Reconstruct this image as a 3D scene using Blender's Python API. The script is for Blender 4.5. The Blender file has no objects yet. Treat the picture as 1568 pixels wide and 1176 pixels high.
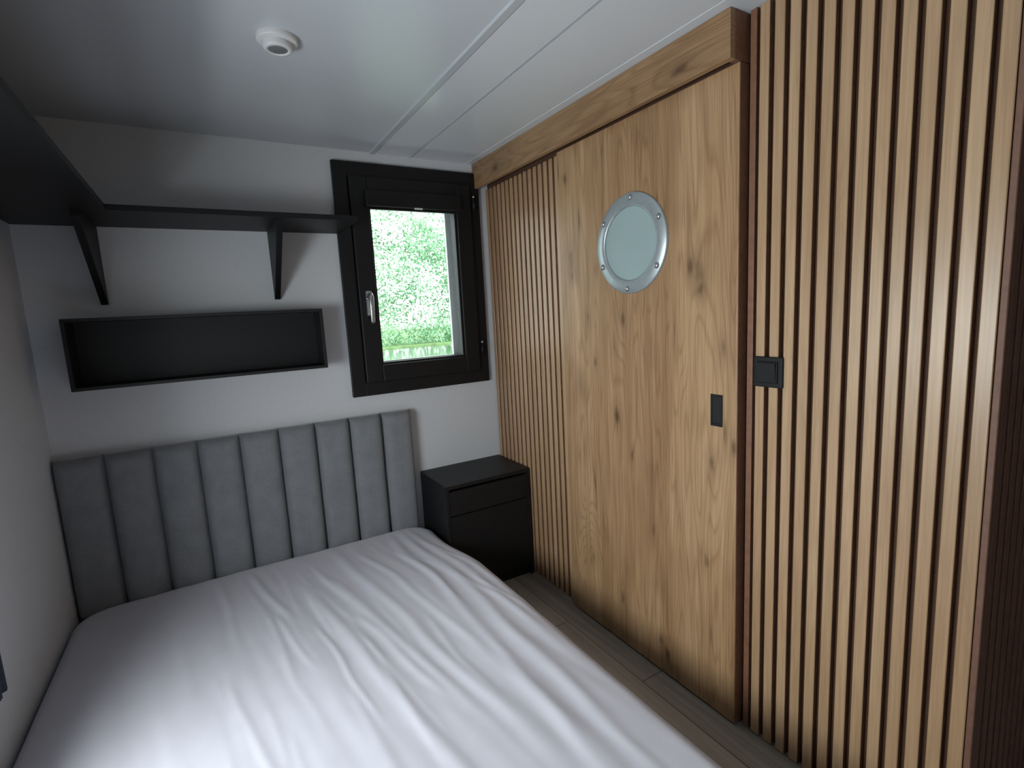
import bpy, bmesh, math, random
import numpy as np
from mathutils import Vector, Matrix, noise
random.seed(4); rng=np.random.default_rng(4)
scn=bpy.context.scene
try: scn.view_settings.view_transform='Standard'
except Exception as e: print(e)
H=2.1; WL=-1.88; YR=-3.2; YE=-2.058; YD=-1.505; YL=-.674; HB=1.973

# ------------------------------------------------------------ materials
def mat(name,col=(.5,.5,.5),rough=.5,metal=0.,spec=.5):
    m=bpy.data.materials.new(name); m.use_nodes=True
    b=m.node_tree.nodes['Principled BSDF']
    b.inputs['Base Color'].default_value=(*col,1); b.inputs['Roughness'].default_value=rough
    b.inputs['Metallic'].default_value=metal; b.inputs['Specular IOR Level'].default_value=spec
    return m
class NT:
    def __init__(s,m): s.t=m.node_tree; s.b=s.t.nodes['Principled BSDF']
    def n(s,k,**kw):
        x=s.t.nodes.new(k)
        for a,v in kw.items():
            if a in x.inputs: x.inputs[a].default_value=v
            else: setattr(x,a,v)
        return x
    def l(s,a,b): s.t.links.new(a,b)
    def coords(s,scale,kind='Object',rot=(0,0,0)):
        tc=s.n('ShaderNodeTexCoord'); mp=s.n('ShaderNodeMapping'); mp.inputs['Scale'].default_value=scale; mp.inputs['Rotation'].default_value=rot
        s.l(tc.outputs[kind],mp.inputs['Vector']); return mp.outputs['Vector']
    def ramp(s,fac,stops):
        r=s.n('ShaderNodeValToRGB'); e=r.color_ramp.elements
        while len(e)<len(stops): e.new(.5)
        for i,(p,c) in enumerate(stops):
            e[i].position=p; e[i].color=(*c,1) if len(c)==3 else c
        s.l(fac,r.inputs['Fac']); return r.outputs['Color']
    def mix(s,fac,a,b,blend='MIX'):
        m=s.n('ShaderNodeMix',data_type='RGBA',blend_type=blend)
        for inp,v in ((m.inputs[0],fac),(m.inputs[6],a),(m.inputs[7],b)):
            if hasattr(v,'is_linked'): s.l(v,inp)
            elif isinstance(v,(int,float)): inp.default_value=v
            else: inp.default_value=(*v,1)
        return m.outputs[2]
    def bump(s,h,st,dist=.01):
        b=s.n('ShaderNodeBump'); b.inputs['Strength'].default_value=st; b.inputs['Distance'].default_value=dist
        s.l(h,b.inputs['Height']); s.l(b.outputs['Normal'],s.b.inputs['Normal'])

def noisy(name,col,amp=.06,scale=30,rough=.5,metal=0,bump=.1,spec=.5,bd=.002):
    m=mat(name,col,rough,metal,spec); t=NT(m)
    v=t.coords((scale,)*3); no=t.n('ShaderNodeTexNoise',Scale=1.,Detail=6.); t.l(v,no.inputs['Vector'])
    a=tuple(max(0,c*(1-amp)) for c in col); b=tuple(min(1,c*(1+amp)) for c in col)
    t.l(t.ramp(no.outputs['Fac'],[(.3,a),(.7,b)]),t.b.inputs['Base Color'])
    if bump: t.bump(no.outputs['Fac'],bump,bd)
    return m
def oak(name,lo,mid,hi,knots=True,rough=.40,long='z',bandw=.105):
    m=mat(name,mid,rough); t=NT(m)
    S=lambda a,b: (a,a,b) if long=='z' else (a,b,a)
    v=t.coords(S(24,1.1)); n1=t.n('ShaderNodeTexNoise',Scale=1.,Detail=8.,Roughness=.62,Distortion=.7); t.l(v,n1.inputs['Vector'])
    v2=t.coords(S(230,5)); n2=t.n('ShaderNodeTexNoise',Scale=1.,Detail=3.); t.l(v2,n2.inputs['Vector'])
    v3=t.coords(S(5,.6)); n3=t.n('ShaderNodeTexNoise',Scale=1.,Detail=3.,Distortion=1.); t.l(v3,n3.inputs['Vector'])
    v4=t.coords(S(7,.55)); n4=t.n('ShaderNodeTexNoise',Scale=1.,Detail=2.,Distortion=.3); t.l(v4,n4.inputs['Vector'])
    mu=t.n('ShaderNodeMath',operation='MULTIPLY'); t.l(n4.outputs['Fac'],mu.inputs[0]); mu.inputs[1].default_value=26
    fr=t.n('ShaderNodeMath',operation='FRACT'); t.l(mu.outputs[0],fr.inputs[0])
    c=t.ramp(n1.outputs['Fac'],[(.25,lo),(.5,mid),(.75,hi)])
    c=t.mix(.40,c,t.ramp(n3.outputs['Fac'],[(.38,lo),(.62,hi)]))
    c=t.mix(.50 if knots else .15,c,t.ramp(fr.outputs[0],[(0,(.60,.52,.44)),(.25,(1,1,1)),(.8,(1,1,1)),(1,(.60,.52,.44))]),'MULTIPLY')
    c=t.mix(.38 if knots else .28,c,t.ramp(n2.outputs['Fac'],[(.35,(.45,.42,.38)),(.62,(1,1,1))]),'MULTIPLY')
    tc=t.n('ShaderNodeTexCoord'); sx=t.n('ShaderNodeSeparateXYZ'); t.l(tc.outputs['Object'],sx.inputs[0])
    dv=t.n('ShaderNodeMath',operation='DIVIDE'); t.l(sx.outputs['Y' if long=='z' else 'Z'],dv.inputs[0]); dv.inputs[1].default_value=bandw
    fl=t.n('ShaderNodeMath',operation='FLOOR'); t.l(dv.outputs[0],fl.inputs[0])
    wn=t.n('ShaderNodeTexWhiteNoise',noise_dimensions='1D'); t.l(fl.outputs[0],wn.inputs['W'])
    c=t.mix(.60,c,t.ramp(wn.outputs['Value'],[(0,(.78,.73,.68)),(1,(1,1,1))]),'MULTIPLY')
    if knots:
        for sca,th,seed,st in ((S(5.,2.6),.085,0.,.95),(S(13,5),.10,7.3,.75),(S(8,3.4),.085,3.1,.9),(S(20,2.2),.075,11.7,.7)):
            vv=t.coords(sca)
            ad=t.n('ShaderNodeVectorMath',operation='ADD'); ad.inputs[1].default_value=(seed,seed*.7,seed*1.3); t.l(vv,ad.inputs[0])
            nd=t.n('ShaderNodeTexNoise',Scale=3.); t.l(ad.outputs[0],nd.inputs['Vector'])
            mx=t.n('ShaderNodeMix',data_type='VECTOR'); mx.inputs[0].default_value=.14; t.l(ad.outputs[0],mx.inputs[4]); t.l(nd.outputs['Color'],mx.inputs[5])
            vo=t.n('ShaderNodeTexVoronoi',Scale=1.); t.l(mx.outputs[1],vo.inputs['Vector'])
            k=t.ramp(vo.outputs['Distance'],[(0,(1,1,1)),(th*.5,(.85,.85,.85)),(th*1.4,(.20,.20,.20)),(th*3.4,(0,0,0))])
            mm=t.n('ShaderNodeMath',operation='MULTIPLY'); t.l(k,mm.inputs[0]); mm.inputs[1].default_value=st
            c=t.mix(mm.outputs[0],c,(.055,.024,.010))
    t.l(c,t.b.inputs['Base Color']); t.bump(n2.outputs['Fac'],.12,.001)
    return m
M={}
M['door']=oak('oak_knotty',(.29,.163,.080),(.44,.27,.142),(.56,.37,.21))
M['header']=oak('oak_header',(.25,.140,.068),(.37,.222,.115),(.46,.29,.158),long='y',bandw=.2)
M['slat']=oak('oak_slat',(.38,.235,.130),(.49,.320,.187),(.57,.39,.238),knots=False,bandw=.0405,rough=.35)
M['slat_side']=noisy('slat_side_shade_brown',(.23,.112,.058),.2,40,.6)  # slat oak with the side faces' shade put into a darker brown
M['slat_back']=noisy('slat_backing_brown',(.085,.040,.022),.2,200,.8)
M['jamb']=noisy('oak_jamb_reddish',(.19,.088,.05),.15,50,.5)
M['corner']=noisy('oak_painted_shade',(.16,.075,.048),.15,50,.6)  # oak darkened in its colour to hold the shade on the return wall
M['white']=noisy('white_wall_paint',(.62,.63,.66),.02,60,.75,bump=.12,bd=.001)
M['ceil']=noisy('white_ceiling_panel',(.55,.58,.63),.015,3,.33,bump=.02,bd=.001,spec=.5)
M['ceilg']=noisy('glossy_ceiling_lit_tone',(.66,.70,.76),.01,3,.20,bump=.015,bd=.001,spec=.6)  # glossier panel; its whiter colour also paints in the brighter light on this side
M['trimw']=mat('white_ceiling_trim',(.46,.49,.53),.3)
M['black']=noisy('matt_black_metal',(.006,.006,.007),.2,80,.5,bump=.02,spec=.3)
M['blackm']=noisy('matt_black_laminate',(.008,.008,.009),.25,120,.5,bump=.03,bd=.0005,spec=.4)
M['frame']=noisy('anthracite_window_frame',(.007,.007,.008),.2,90,.5,bump=.03,bd=.0005,spec=.35)
M['chrome']=noisy('brushed_steel',(.55,.56,.58),.05,200,.28,1.,.02)
M['ring']=noisy('porthole_satin_alu',(.42,.47,.49),.05,60,.38,.6,.02)
M['frost']=noisy('frosted_glass',(.29,.375,.38),.04,8,.5,bump=.02)
M['plastic_w']=mat('white_plastic',(.66,.66,.68),.35)
M['grey_p']=mat('grey_plastic',(.16,.16,.17),.4)
M['switch']=mat('black_switch_plastic',(.008,.008,.009),.55,spec=.25)
M['gasket']=mat('rubber_gasket',(.006,.006,.006),.8)
M['curtain']=noisy('navy_curtain',(.03,.045,.07),.2,120,.9,bump=.3)
m=mat('grey_upholstery',(.13,.135,.15),.9); t=NT(m); v=t.coords((420,420,420)); n1=t.n('ShaderNodeTexNoise',Scale=1.,Detail=2.); t.l(v,n1.inputs['Vector'])
v2=t.coords((18,18,18)); n2=t.n('ShaderNodeTexNoise',Scale=1.,Detail=5.); t.l(v2,n2.inputs['Vector'])
c=t.ramp(n1.outputs['Fac'],[(.3,(.152,.157,.173)),(.7,(.258,.266,.288))]); c=t.mix(.35,c,t.ramp(n2.outputs['Fac'],[(.3,(.158,.163,.18)),(.7,(.25,.258,.28))]))
t.l(c,t.b.inputs['Base Color']); t.b.inputs['Sheen Weight'].default_value=.3; t.bump(n1.outputs['Fac'],.3,.001); M['uph']=m
m=noisy('white_cotton_sheet',(.575,.568,.635),.02,14,.85,bump=.2,bd=.003); m.node_tree.nodes['Principled BSDF'].inputs['Sheen Weight'].default_value=.15; M['sheet']=m
m=mat('grey_beige_floor_laminate',(.2,.17,.14),.4); t=NT(m)
v=t.coords((25,1.2,25)); n1=t.n('ShaderNodeTexNoise',Scale=1.,Detail=7.,Distortion=.6); t.l(v,n1.inputs['Vector'])
c=t.ramp(n1.outputs['Fac'],[(.3,(.29,.255,.22)),(.7,(.48,.435,.385))])
br=t.n('ShaderNodeTexBrick',offset=.37); t.l(t.coords((1,1,1),rot=(0,0,math.pi/2)),br.inputs['Vector'])
br.inputs['Scale'].default_value=1.; br.inputs['Brick Width'].default_value=1.2; br.inputs['Row Height'].default_value=.14; br.inputs['Mortar Size'].default_value=.0018
br.inputs['Color1'].default_value=(.8,.8,.8,1); br.inputs['Color2'].default_value=(1,1,1,1); br.inputs['Mortar'].default_value=(.25,.22,.2,1)
c=t.mix(1.,c,br.outputs['Color'],'MULTIPLY'); t.l(c,t.b.inputs['Base Color']); M['floor']=m
m=bpy.data.materials.new('window_glass'); m.use_nodes=True; nt=m.node_tree; nt.nodes.clear()
o=nt.nodes.new('ShaderNodeOutputMaterial'); tr=nt.nodes.new('ShaderNodeBsdfTransparent'); gl=nt.nodes.new('ShaderNodeBsdfGlossy'); gl.inputs['Roughness'].default_value=.02
tr.inputs[0].default_value=(.96,.98,.97,1); mx=nt.nodes.new('ShaderNodeMixShader'); mx.inputs[0].default_value=.05
nt.links.new(tr.outputs[0],mx.inputs[1]); nt.links.new(gl.outputs[0],mx.inputs[2]); nt.links.new(mx.outputs[0],o.inputs[0]); M['glass']=m

# ------------------------------------------------------------ geometry helpers
def link(o,parent=None):
    scn.collection.objects.link(o)
    if parent: o.parent=parent
    return o
def empty(name,loc=(0,0,0)):
    e=bpy.data.objects.new(name,None); e.empty_display_size=.1; return link(e)
def from_bm(name,bm,mats,parent=None,smooth=False,bevel=0,seg=2):
    me=bpy.data.meshes.new(name); bm.normal_update(); bm.to_mesh(me); bm.free()
    for mm in (mats if isinstance(mats,(list,tuple)) else [mats]): me.materials.append(mm)
    if smooth:
        for p in me.polygons: p.use_smooth=True
    o=bpy.data.objects.new(name,me); link(o,parent)
    if bevel:
        b=o.modifiers.new('bevel','BEVEL'); b.width=bevel; b.segments=seg; b.limit_method='ANGLE'; b.angle_limit=.6
    return o
def add_box(bm,x0,x1,y0,y1,z0,z1,mi=0,side=None):
    x0,x1=sorted((x0,x1));y0,y1=sorted((y0,y1));z0,z1=sorted((z0,z1))
    vs=[bm.verts.new(p) for p in ((x0,y0,z0),(x1,y0,z0),(x1,y1,z0),(x0,y1,z0),(x0,y0,z1),(x1,y0,z1),(x1,y1,z1),(x0,y1,z1))]
    out=[]
    for k,f in (('b',(3,2,1,0)),('t',(4,5,6,7)),('-y',(0,1,5,4)),('+x',(1,2,6,5)),('+y',(2,3,7,6)),('-x',(3,0,4,7))):
        fc=bm.faces.new([vs[i] for i in f]); fc.material_index=mi if not side or k not in side else side[k]; out.append(fc)
    return out
def boxes(name,bl,mats,parent=None,bevel=0,**k):
    bm=bmesh.new()
    for b in bl: add_box(bm,*b)
    return from_bm(name,bm,mats,parent,bevel=bevel,**k)
def lathe(name,prof,center,axis,mats,parent=None,seg=64,close=False):
    ax=Vector(axis).normalized(); u=ax.orthogonal().normalized(); w=ax.cross(u); c=Vector(center)
    bm=bmesh.new(); rings=[]
    for r,h in prof:
        if r<1e-6: rings.append([bm.verts.new(c+ax*h)])
        else: rings.append([bm.verts.new(c+ax*h+(u*math.cos(a)+w*math.sin(a))*r) for a in [2*math.pi*i/seg for i in range(seg)]])
    for A,B in zip(rings,rings[1:]):
        for i in range(seg):
            j=(i+1)%seg
            if len(A)==1 and len(B)==1: continue
            if len(A)==1: bm.faces.new((A[0],B[i],B[j]))
            elif len(B)==1: bm.faces.new((A[i],A[j],B[0]))
            else: bm.faces.new((A[i],A[j],B[j],B[i]))
    bmesh.ops.recalc_face_normals(bm,faces=bm.faces)
    return from_bm(name,bm,mats,parent,smooth=True)
def prism(name,pts,ext,axis,mats,parent=None,bevel=0):
    bm=bmesh.new()
    def P(a,b,e): return {'x':(e,a,b),'y':(a,e,b),'z':(a,b,e)}[axis]
    A=[bm.verts.new(P(a,b,ext[0])) for a,b in pts]; B=[bm.verts.new(P(a,b,ext[1])) for a,b in pts]
    bm.faces.new(A); bm.faces.new(B[::-1]); n=len(pts)
    for i in range(n): bm.faces.new((A[i],A[(i+1)%n],B[(i+1)%n],B[i]))
    bmesh.ops.recalc_face_normals(bm,faces=bm.faces)
    return from_bm(name,bm,mats,parent,bevel=bevel)

# ------------------------------------------------------------ room shell
T=.12
wx0,wx1,wz0,wz1=-.770,-.080,1.0,2.03
boxes('wall_back',[(WL-T,wx0,0,T,0,H),(wx1,T,0,T,0,H),(wx0,wx1,0,T,0,wz0),(wx0,wx1,0,T,wz1,H)],M['white'])
ly0,ly1,lz0,lz1=-2.15,-1.02,.55,1.50
boxes('wall_left',[(WL-T,WL,ly1,0,0,H),(WL-T,WL,YR,ly0,0,H),(WL-T,WL,ly0,ly1,0,lz0),(WL-T,WL,ly0,ly1,lz1,H)],M['white'])
boxes('wall_right',[(0,T,YE+.012,0,0,H),(T,.95,YE+.012,YE+T,0,H),(.95,.95+T,YR,YE+T,0,H)],M['slat_back'])
boxes('wall_rear',[(WL-T,.95+T,YR-T,YR,0,H)],M['white'])
boxes('floor',[(WL-T,.95+T,YR-T,T,-.08,0)],M['floor'])
boxes('ceiling',[(WL-T,.95+T,YR-T,T,H,H+.08)],M['ceil'])
def strip(name,x,w,h):
    prism(name,[(x-w/2,H),(x-w/2+.004,H-h),(x+w/2-.004,H-h),(x+w/2,H)],(YR,0),'y',M['trimw'])
strip('trim_1',-.594,.030,.006); strip('trim_2',-.411,.016,.004)
boxes('trim_5',[(-.579,-.419,YR,-.001,H-.0025,H),(-.403,-.12,YR,-.001,H-.0025,H)],M['ceilg'])
boxes('trim_3',[(-.12,0,YR,-.001,H-.004,H)],M['ceilg'],bevel=.001)
HT=H-.0045

# ------------------------------------------------------------ slatted cladding
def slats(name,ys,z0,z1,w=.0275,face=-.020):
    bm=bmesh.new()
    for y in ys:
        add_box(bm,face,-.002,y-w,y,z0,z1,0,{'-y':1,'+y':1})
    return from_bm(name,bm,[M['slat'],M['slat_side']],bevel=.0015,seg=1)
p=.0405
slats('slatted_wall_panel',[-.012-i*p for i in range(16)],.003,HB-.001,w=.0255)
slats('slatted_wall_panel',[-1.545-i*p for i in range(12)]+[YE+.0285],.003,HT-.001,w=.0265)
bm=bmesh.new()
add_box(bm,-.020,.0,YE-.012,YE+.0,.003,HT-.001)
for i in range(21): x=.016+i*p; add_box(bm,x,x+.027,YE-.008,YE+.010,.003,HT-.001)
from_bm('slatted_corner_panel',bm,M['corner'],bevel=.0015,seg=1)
hd=empty('sliding_door_pelmet')
boxes('pelmet_board',[(-.085,-.063,YD,-.001,HB,HT)],M['header'],hd,bevel=.002)
boxes('pelmet_end_cap',[(-.063,-.001,YD,YD+.02,HB,HT)],M['jamb'],hd,bevel=.001)
boxes('pelmet_rail',[(-.063,-.001,YD+.02,-.001,HB+.04,HT)],M['jamb'],hd)
boxes('trim_4',[(-.018,-.001,YD-.030,YD-.012,.003,HT-.001)],M['jamb'],bevel=.001)

# ------------------------------------------------------------ sliding door
d=empty('door_1')
cy,cz,R=-1.087,1.556,.170
boxes('leaf',[(-.045,-.004,YD,YL,.008,HB-.002)],M['door'],d,bevel=.0015)
boxes('leaf_edge_band',[(-.043,-.006,YD-.0012,YD-.0002,.010,HB-.004)],M['jamb'],d)
lathe('porthole_ring',[(R,0),(R,.006),(R-.004,.010),(R-.030,.011),(R-.040,.013),(R-.046,.010),(R-.046,.002)],(-.045,cy,cz),(-1,0,0),M['ring'],d,96)
lathe('porthole_glass',[(R-.045,.003),(R-.07,.005),(0,.006)],(-.045,cy,cz),(-1,0,0),M['frost'],d,96)
for i in range(6):
    a=math.radians(90+60*i+4); c=(-.055,cy+math.cos(a)*(R-.017),cz+math.sin(a)*(R-.017))
    lathe('porthole_bolt_washer_%d'%(i+1),[(.0105,0),(.0105,.0015),(.009,.002),(0,.002)],c,(-1,0,0),M['grey_p'],d,20)
    lathe('porthole_bolt_%d'%(i+1),[(.008,.001),(.008,.003),(.0065,.0055),(.0035,.0072),(0,.0078)],c,(-1,0,0),M['chrome'],d,20)
hy,hz=-1.437,1.017
boxes('pull_frame',[(-.0475,-.044,hy-.021,hy+.021,hz+.040,hz+.049),(-.0475,-.044,hy-.021,hy+.021,hz-.049,hz-.040),(-.0475,-.044,hy-.021,hy-.015,hz-.04,hz+.04),(-.0475,-.044,hy+.015,hy+.021,hz-.04,hz+.04)],M['switch'],d,bevel=.0008)
boxes('pull_recess',[(-.0457,-.044,hy-.015,hy+.015,hz-.04,hz+.04)],M['gasket'],d)

# ------------------------------------------------------------ light switch
s=empty('light_switch'); sy,sz=-1.587,1.143; q=.0425
boxes('plate',[(-.028,-.020,sy-q,sy+q,sz-q,sz+q)],M['switch'],s,bevel=.003,seg=3)
boxes('inner_frame',[(-.033,-.028,sy-.030,sy+.030,sz-.030,sz+.030)],M['switch'],s,bevel=.002)
prism('rocker',[(-.033,sz-.027),(-.035,sz-.027),(-.0385,sz+.027),(-.033,sz+.027)],(sy-.027,sy+.027),'y',M['switch'],s,bevel=.001)

# ------------------------------------------------------------ back window
w=empty('window_1')
def ring_boxes(x0,x1,z0,z1,t,y0,y1,tt=None,tb=None):
    tt=tt or t; tb=tb or t
    return [(x0,x0+t,y0,y1,z0,z1),(x1-t,x1,y0,y1,z0,z1),(x0+t,x1-t,y0,y1,z1-tt,z1),(x0+t,x1-t,y0,y1,z0,z0+tb)]
boxes('casing',ring_boxes(-.787,-.064,.986,2.048,.062,-.022,-.001),M['frame'],w,bevel=.002)
boxes('outer_frame',ring_boxes(wx0+.002,wx1-.002,wz0+.002,wz1-.002,.055,-.010,.085),M['frame'],w,bevel=.002)
boxes('sash',ring_boxes(-.722,-.122,1.048,1.985,.080,-.040,.05,tt=.10,tb=.080),M['frame'],w,bevel=.004)
boxes('glazing_bead',ring_boxes(-.642,-.202,1.128,1.885,.010,-.026,.0),M['frame'],w,bevel=.001)
boxes('pane',[(-.640,-.204,.012,.018,1.130,1.883)],M['glass'],w)
boxes('exterior_sill',ring_boxes(-.70,-.15,1.075,1.93,.060,.095,.115),M['plastic_w'],w,bevel=.002)
boxes('blind_cassette',[(-.660,-.184,-.062,-.036,1.852,1.925)],M['frame'],w,bevel=.006,seg=3)
boxes('blind_slide_bar',[(-.640,-.204,-.040,-.028,1.842,1.853)],M['frame'],w,bevel=.002)
boxes('blind_pull_tab',[(-.432,-.392,-.066,-.060,1.846,1.853)],M['plastic_w'],w,bevel=.001)
boxes('handle_base',[(-.695,-.667,-.052,-.040,1.36,1.475)],M['chrome'],w,bevel=.004,seg=3)
lathe('handle_neck',[(.012,0),(.012,.028),(.010,.032),(0,.033)],(-.681,-.048,1.445),(0,-1,0),M['chrome'],w,24)
bm=bmesh.new(); prev=None
pts=[(-.081,1.462,.009,.006),(-.084,1.445,.013,.008),(-.088,1.41,.011,.007),(-.086,1.37,.010,.006),(-.082,1.335,.010,.005),(-.080,1.325,.006,.004)]
for y,z,a,b in pts:
    rg=[bm.verts.new((-.681+math.cos(k*math.pi/6)*a,y+math.sin(k*math.pi/6)*b,z)) for k in range(12)]
    if prev: 
        for i in range(12): bm.faces.new((prev[i],prev[(i+1)%12],rg[(i+1)%12],rg[i]))
    else: bm.faces.new(rg)
    prev=rg
bm.faces.new(prev[::-1]); bmesh.ops.recalc_face_normals(bm,faces=bm.faces); from_bm('handle_lever',bm,M['chrome'],w,smooth=True)
for i,z in enumerate((1.13,1.86)):
    lathe('hinge_%d'%(i+1),[(0,0),(.008,0),(.008,.06),(0,.06)],(-.108,-.045,z),(0,0,1),M['frame'],w,16)
    lathe('hinge_cap_%d'%(i+1),[(0,0),(.006,0),(.006,.012),(0,.014)],(-.108,-.045,z+.06),(0,0,1),M['chrome'],w,16)

# ------------------------------------------------------------ left window
w2=empty('window_2')
def yr(y0,y1,z0,z1,t,x0,x1): return [(x0,x1,y0,y0+t,z0,z1),(x0,x1,y1-t,y1,z0,z1),(x0,x1,y0+t,y1-t,z1-t,z1),(x0,x1,y0+t,y1-t,z0,z0+t)]
boxes('casing',yr(ly0-.02,ly1+.02,lz0-.02,lz1+.02,.05,WL+.001,WL+.02),M['frame'],w2,bevel=.002)
boxes('sash',yr(ly0+.002,ly1-.002,lz0+.002,lz1-.002,.06,WL-.09,WL+.001),M['frame'],w2,bevel=.002)
boxes('pane',[(WL-.05,WL-.045,ly0+.06,ly1-.06,lz0+.06,lz1-.06)],M['glass'],w2)
bm=bmesh.new(); N=70; za,zb=.50,1.62; rows=[]
for k in range(2):
    rows.append([bm.verts.new((WL+.012+.005*math.sin(i*.45)+.0015*math.sin(i*1.7),-.80-.19*i/N,(za,zb)[k])) for i in range(N+1)])
for i in range(N): bm.faces.new((rows[0][i],rows[0][i+1],rows[1][i+1],rows[1][i]))
cu=empty('curtain'); o=from_bm('cloth',bm,M['curtain'],cu,smooth=True); so=o.modifiers.new('s','SOLIDIFY'); so.thickness=.003
lathe('curtain_rod',[(0,0),(.006,0),(.006,1.4),(0,1.4)],(WL+.028,-.79,1.615),(0,-1,0),M['black'],cu,16)

# ------------------------------------------------------------ shelves
sh=empty('corner_wall_shelf')
zt,zb=1.752,1.733
prism('boards',[(WL+.001,-.001),(-.775,-.001),(-.775,-.335),(-1.572,-.335),(-1.572,-2.2),(WL+.001,-2.2)],(zb,zt),'z',M['black'],sh,bevel=.001)
for i,x in enumerate((-1.653,-1.062)):
    prism('bracket_%d'%(i+1),[(-.001,zb),(-.320,zb),(-.320,zb-.020),(-.014,1.452),(-.001,1.450)],(x-.011,x+.011),'x',M['black'],sh,bevel=.001)
prism('side_bracket',[(WL+.001,zb),(-1.60,zb),(-1.60,zb-.018),(WL+.012,1.66),(WL+.001,1.658)],(-1.70,-1.68),'y',M['black'],sh,bevel=.001)
bs=empty('wall_box_shelf'); bx0,bx1,bz0,bz1=-1.766,-.911,1.150,1.401; tb=.012
boxes('box_frame',[(bx0,bx1,-.15,-.001,bz1-tb,bz1),(bx0,bx1,-.15,-.001,bz0,bz0+tb),(bx0,bx0+tb,-.15,-.001,bz0+tb,bz1-tb),(bx1-tb,bx1,-.15,-.001,bz0+tb,bz1-tb)],M['blackm'],bs,bevel=.0008)
boxes('box_back',[(bx0+tb,bx1-tb,-.010,-.001,bz0+tb,bz1-tb)],M['blackm'],bs)

# ------------------------------------------------------------ headboard
hb=empty('upholstered_headboard'); X0,X1=-1.878,-.5245; cw=(X1-X0)/9
boxes('backing_board',[(X0,X1,-.03,-.001,.10,.885)],M['uph'],hb)
for k in range(9):
    a=X0+k*cw; bm=bmesh.new(); nx,nz=16,30; g=[]
    for j in range(nz+1):
        v=j/nz; row=[]
        for i in range(nx+1):
            u=i/nx; ex=1-abs(2*u-1)**4.5
            e2=min(1,(1-v)*.60/.03); ez=math.sqrt(max(0,1-(1-e2)**2))
            dep=.034+.046*(max(ex,0)**.55)*(.25+.75*ez)
            dep+=.0025*noise.noise(Vector((a*9+u*2,v*7,3)))
            row.append(bm.verts.new((a+.0015+(cw-.003)*u,-dep,.30+.597*v)))
        g.append(row)
    for j in range(nz):
        for i in range(nx): bm.faces.new((g[j][i],g[j][i+1],g[j+1][i+1],g[j+1][i]))
    top=[bm.verts.new((v.co.x,-.02,v.co.z-.006)) for v in g[-1]]
    for i in range(nx): bm.faces.new((g[-1][i],g[-1][i+1],top[i+1],top[i]))
    for col in (0,nx):
        bk=[bm.verts.new((g[j][col].co.x,-.02,g[j][col].co.z)) for j in range(nz+1)]
        for j in range(nz): bm.faces.new((g[j][col],g[j+1][col],bk[j+1],bk[j]))
    bmesh.ops.recalc_face_normals(bm,faces=bm.faces)
    from_bm('channel_%d'%(k+1),bm,M['uph'],hb,smooth=True)

# ------------------------------------------------------------ bed
bed=empty('bed')
bx_0,bx_1,by0,by1=-1.874,-.462,-2.06,-.083; zt=.337; th=.235
boxes('bed_base',[(bx_0+.02,bx_1-.08,by0+.03,by1-.01,.0,.11)],M['uph'],bed,bevel=.004)
Rr,rr=.11,.045
cxm,cym=(bx_0+bx_1)/2,(by0+by1)/2; hxm,hym=(bx_1-bx_0)/2-Rr,(by1-by0)/2-Rr
ext=Rr-rr+rr*math.pi/2+th-rr
folds=[]
def fold(x0,y0,x1,y1,a,wd): folds.append((x0,y0,x1,y1,a*.5,wd*1.05))
fold(-.62,-.10,-.60,-1.9,.010,.020); fold(-.68,-.16,-.70,-1.9,.008,.018); fold(-.58,-.12,-.52,-1.3,.008,.016)
fold(-1.12,-.44,-.93,-1.7,.011,.020); fold(-1.03,-.40,-.86,-1.3,.009,.016); fold(-.95,-.22,-.78,-1.5,.009,.018)
fold(-.85,-.30,-.73,-1.1,.007,.014); fold(-1.30,-.20,-1.20,-.62,.009,.012); fold(-1.22,-.6,-1.08,-1.6,.005,.024)
fold(-1.42,-.15,-1.36,-.7,.005,.012); fold(-.76,-.7,-.66,-1.9,.006,.022)
fold(-1.00,-.75,-.90,-1.25,.008,.012); fold(-1.55,-.2,-1.50,-.9,.003,.02)
rf=random.Random(8)
for i in range(26):
    x=rf.uniform(-1.5,-.55); y=rf.uniform(-.12,-1.2); L=rf.uniform(.2,.6)
    fold(x,y,x+L*rf.uniform(.05,.22),y-L,rf.uniform(.002,.006),rf.uniform(.007,.012))
def wr(x,y):
    z=0
    for x0,y0,x1,y1,a,wd in folds:
        dx,dy=x1-x0,y1-y0; L=math.hypot(dx,dy); t=((x-x0)*dx+(y-y0)*dy)/L/L
        if -.15<t<1.15:
            dd=((x-x0)*dy-(y-y0)*dx)/L + .014*noise.noise(Vector((x0*31,y*4,0)))
            if abs(dd)>5*wd: continue
            e=min(1,max(0,(t+.12)/.25))*min(1,max(0,(1.12-t)/.35)); e=e*e*(3-2*e)
            s=dd/wd; z+=a*e*math.exp(-s*s) - .35*a*e*math.exp(-((s-1.9)/1.1)**2)
    z+=.0018*(noise.noise(Vector((x*13+y*1.6,y*1.3,2)))) + .0007*noise.noise(Vector((x*38+y*6,y*3,5)))+.005*noise.noise(Vector((x*3,y*2,9)))
    return z
NX,NY=260,260; bm=bmesh.new(); G=[]
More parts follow.
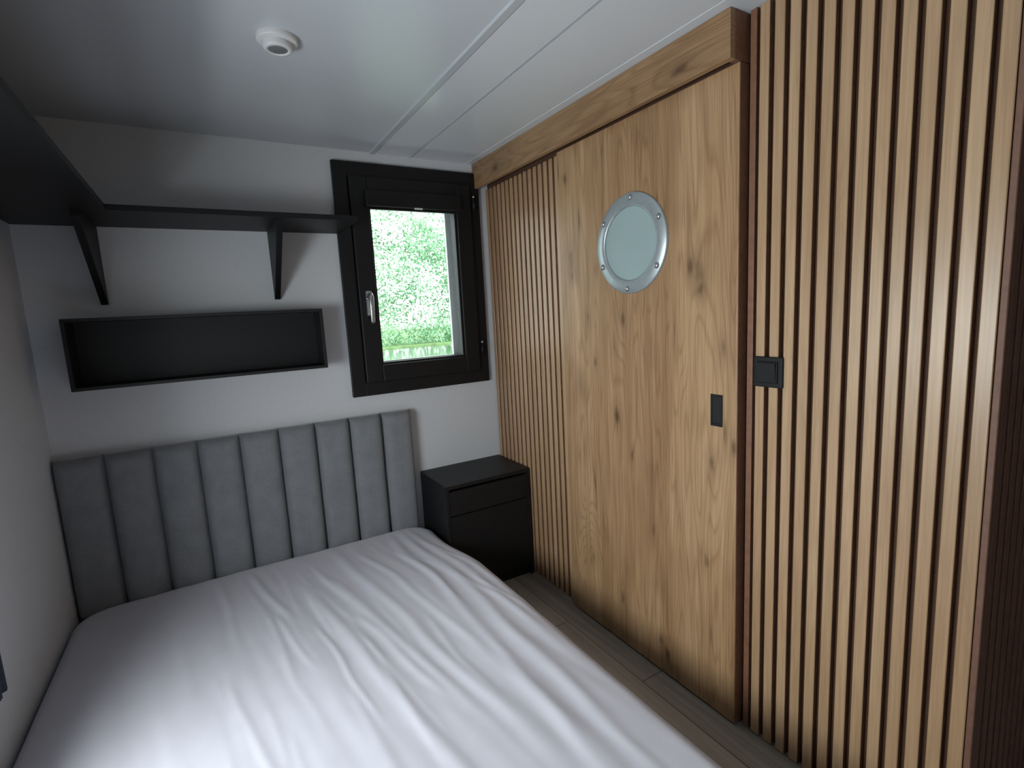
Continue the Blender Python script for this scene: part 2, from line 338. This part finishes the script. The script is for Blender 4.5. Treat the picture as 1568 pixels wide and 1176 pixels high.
for j in range(NY+1):
    row=[]; py=-(hym+ext)+2*(hym+ext)*j/NY
    for i in range(NX+1):
        px=-(hxm+ext)+2*(hxm+ext)*i/NX
        ex=max(0,abs(px)-hxm)*(1 if px>0 else -1); ey=max(0,abs(py)-hym)*(1 if py>0 else -1)
        dd=math.hypot(ex,ey); a0=Rr-rr
        if dd<a0: rho,dr=dd,0
        elif dd<a0+rr*math.pi/2: th_=(dd-a0)/rr; rho=a0+rr*math.sin(th_); dr=rr*(1-math.cos(th_))
        else: rho=Rr; dr=min(th,rr+dd-a0-rr*math.pi/2)
        X=cxm+max(-hxm,min(hxm,px))+(ex/dd*rho if dd>0 else 0); Y=cym+max(-hym,min(hym,py))+(ey/dd*rho if dd>0 else 0)
        f=max(0,1-dr/.05); z=zt-dr+wr(X,Y)*f
        z-=.012*max(0,(X+.75)/.3)**2*f
        X+= (1-f)*.006*noise.noise(Vector((X*4,Y*9,z*6)))*(1 if px>0 else 0)
        tt=min(1,max(0,(Y+.62)/.32)); tt=tt*tt*(3-2*tt)
        X-=.045*tt*max(0,(X-cxm)/(bx_1-cxm))
        row.append(bm.verts.new((X,Y,z)))
    G.append(row)
for j in range(NY):
    for i in range(NX): bm.faces.new((G[j][i],G[j][i+1],G[j+1][i+1],G[j+1][i]))
from_bm('fitted_sheet_mattress',bm,M['sheet'],bed,smooth=True)

# ------------------------------------------------------------ nightstand
ns=empty('nightstand'); x0,x1,y0,y1,z1=-.487,-.030,-.322,-.004,.564
boxes('top',[(x0,x1,y0,y1,z1-.018,z1)],M['blackm'],ns,bevel=.001)
boxes('carcass',[(x0,x0+.018,y0+.001,y1,.0,z1-.018),(x1-.018,x1,y0+.001,y1,0,z1-.018),(x0+.018,x1-.018,y0+.02,y1,.05,.068),(x0+.018,x1-.018,y1-.01,y1,.068,z1-.018),(x0+.018,x1-.018,y0+.02,y0+.03,0,.05),(x0+.018,x1-.018,y0+.03,y1-.01,.41,.42)],M['blackm'],ns,bevel=.001)
boxes('drawer_front',[(x0+.020,x1-.020,y0,y0+.018,.418,z1-.030)],M['blackm'],ns,bevel=.001)
boxes('door_front',[(x0+.020,x1-.020,y0,y0+.018,.055,.412)],M['blackm'],ns,bevel=.001)

# ------------------------------------------------------------ smoke detector
sd=empty('smoke_detector'); c=(-1.09,-.863,H)
lathe('base',[(.052,0),(.052,.010),(.048,.014),(.036,.015)],c,(0,0,-1),M['plastic_w'],sd)
lathe('dome',[(.037,.013),(.037,.026),(.034,.031),(.026,.032),(.024,.029)],c,(0,0,-1),M['plastic_w'],sd)
lathe('sensor',[(.025,.028),(.018,.031),(0,.032)],c,(0,0,-1),M['grey_p'],sd)

# ------------------------------------------------------------ outside
gm=noisy('riverside_grass',(.22,.36,.14),.3,2,.9); wm=noisy('river_water',(.10,.17,.09),.2,.6,.10,bump=.25,bd=.04,spec=.8)
boxes('ground_outside',[(-40,60,27.3,70,-.6,-.36)],gm)
boxes('river_water',[(-40,60,1.2,27.2,-.7,-.45)],wm)
m=mat('tree_leaves',(.3,.4,.2),.7); t=NT(m); v=t.coords((.55,.55,.55)); n1=t.n('ShaderNodeTexNoise',Scale=1.,Detail=6.,Roughness=.6); t.l(v,n1.inputs['Vector'])
t.l(t.ramp(n1.outputs['Fac'],[(.35,(.13,.30,.14)),(.5,(.30,.55,.32)),(.66,(.60,.82,.56))]),t.b.inputs['Base Color'])
n=85000; cl=rng.uniform([-8,28.5,.2],[32,33,11.5],(460,3)); idx=rng.integers(0,460,n)
P=cl[idx]+rng.normal(0,[.75,.4,.42],(n,3)); P[:,2]=np.maximum(P[:,2],-.30)
k=9000; P[:k]=np.stack([rng.uniform(-8,32,k),rng.normal(28.6,.3,k),rng.uniform(-.3,.9,k)],1)   # bank reeds and bushes
A=rng.normal(0,1,(n,3)); A/=np.linalg.norm(A,axis=1)[:,None]; B=np.cross(A,rng.normal(0,1,(n,3))); B/=np.linalg.norm(B,axis=1)[:,None]
s_=rng.uniform(.07,.16,n)[:,None]
V=np.stack([P-A*s_,P+B*s_*.5,P+A*s_,P-B*s_*.5],1).reshape(-1,3)
me=bpy.data.meshes.new('foliage'); me.from_pydata(V.tolist(),[],[(4*i,4*i+1,4*i+2,4*i+3) for i in range(n)]); me.materials.append(m)
tr=empty('riverside_trees'); link(bpy.data.objects.new('foliage',me),tr)
bk=noisy('tree_bark',(.16,.16,.12),.2,10,.9)
for i,xx in enumerate((-5,0,5.5,19.5,25,30)):
    lathe('trunk_%d'%(i+1),[(.16,0),(.12,2),(.09,5),(.04,9),(0,9.2)],(xx,33,-.35),(random.uniform(-.1,.1),0,1),bk,tr,10)

# ------------------------------------------------------------ light
wd=bpy.data.worlds.new('sky'); scn.world=wd; wd.use_nodes=True
bg=wd.node_tree.nodes['Background']; bg.inputs[0].default_value=(.88,.95,1,1); bg.inputs[1].default_value=4.0
def area(name,loc,rot,sx,sy,e,col):
    l=bpy.data.lights.new(name,'AREA'); l.shape='RECTANGLE'; l.size=sx; l.size_y=sy; l.energy=e; l.color=col
    o=bpy.data.objects.new(name,l); o.location=loc; o.rotation_euler=rot; link(o); return o
area('daylight_left_window',(WL-.30,(ly0+ly1)/2,1.12),(0,-math.pi/2+math.radians(14),0),.45,1.05,33,(.95,.975,1))

# ------------------------------------------------------------ camera
cam=bpy.data.cameras.new('camera'); co=bpy.data.objects.new('camera',cam); link(co); scn.camera=co
cam.sensor_width=36; cam.lens=36*783/1568; cam.clip_start=.02; cam.clip_end=200
x=Vector((.8571,-.5126,-.0528)).normalized(); z=Vector((-.5019,-.8536,.1402)); z=(z-x*x.dot(z)).normalized(); y=z.cross(x)
co.matrix_world=Matrix(((x.x,y.x,z.x,-1.3446),(x.y,y.y,z.y,-2.4336),(x.z,y.z,z.z,1.3460),(0,0,0,1)))
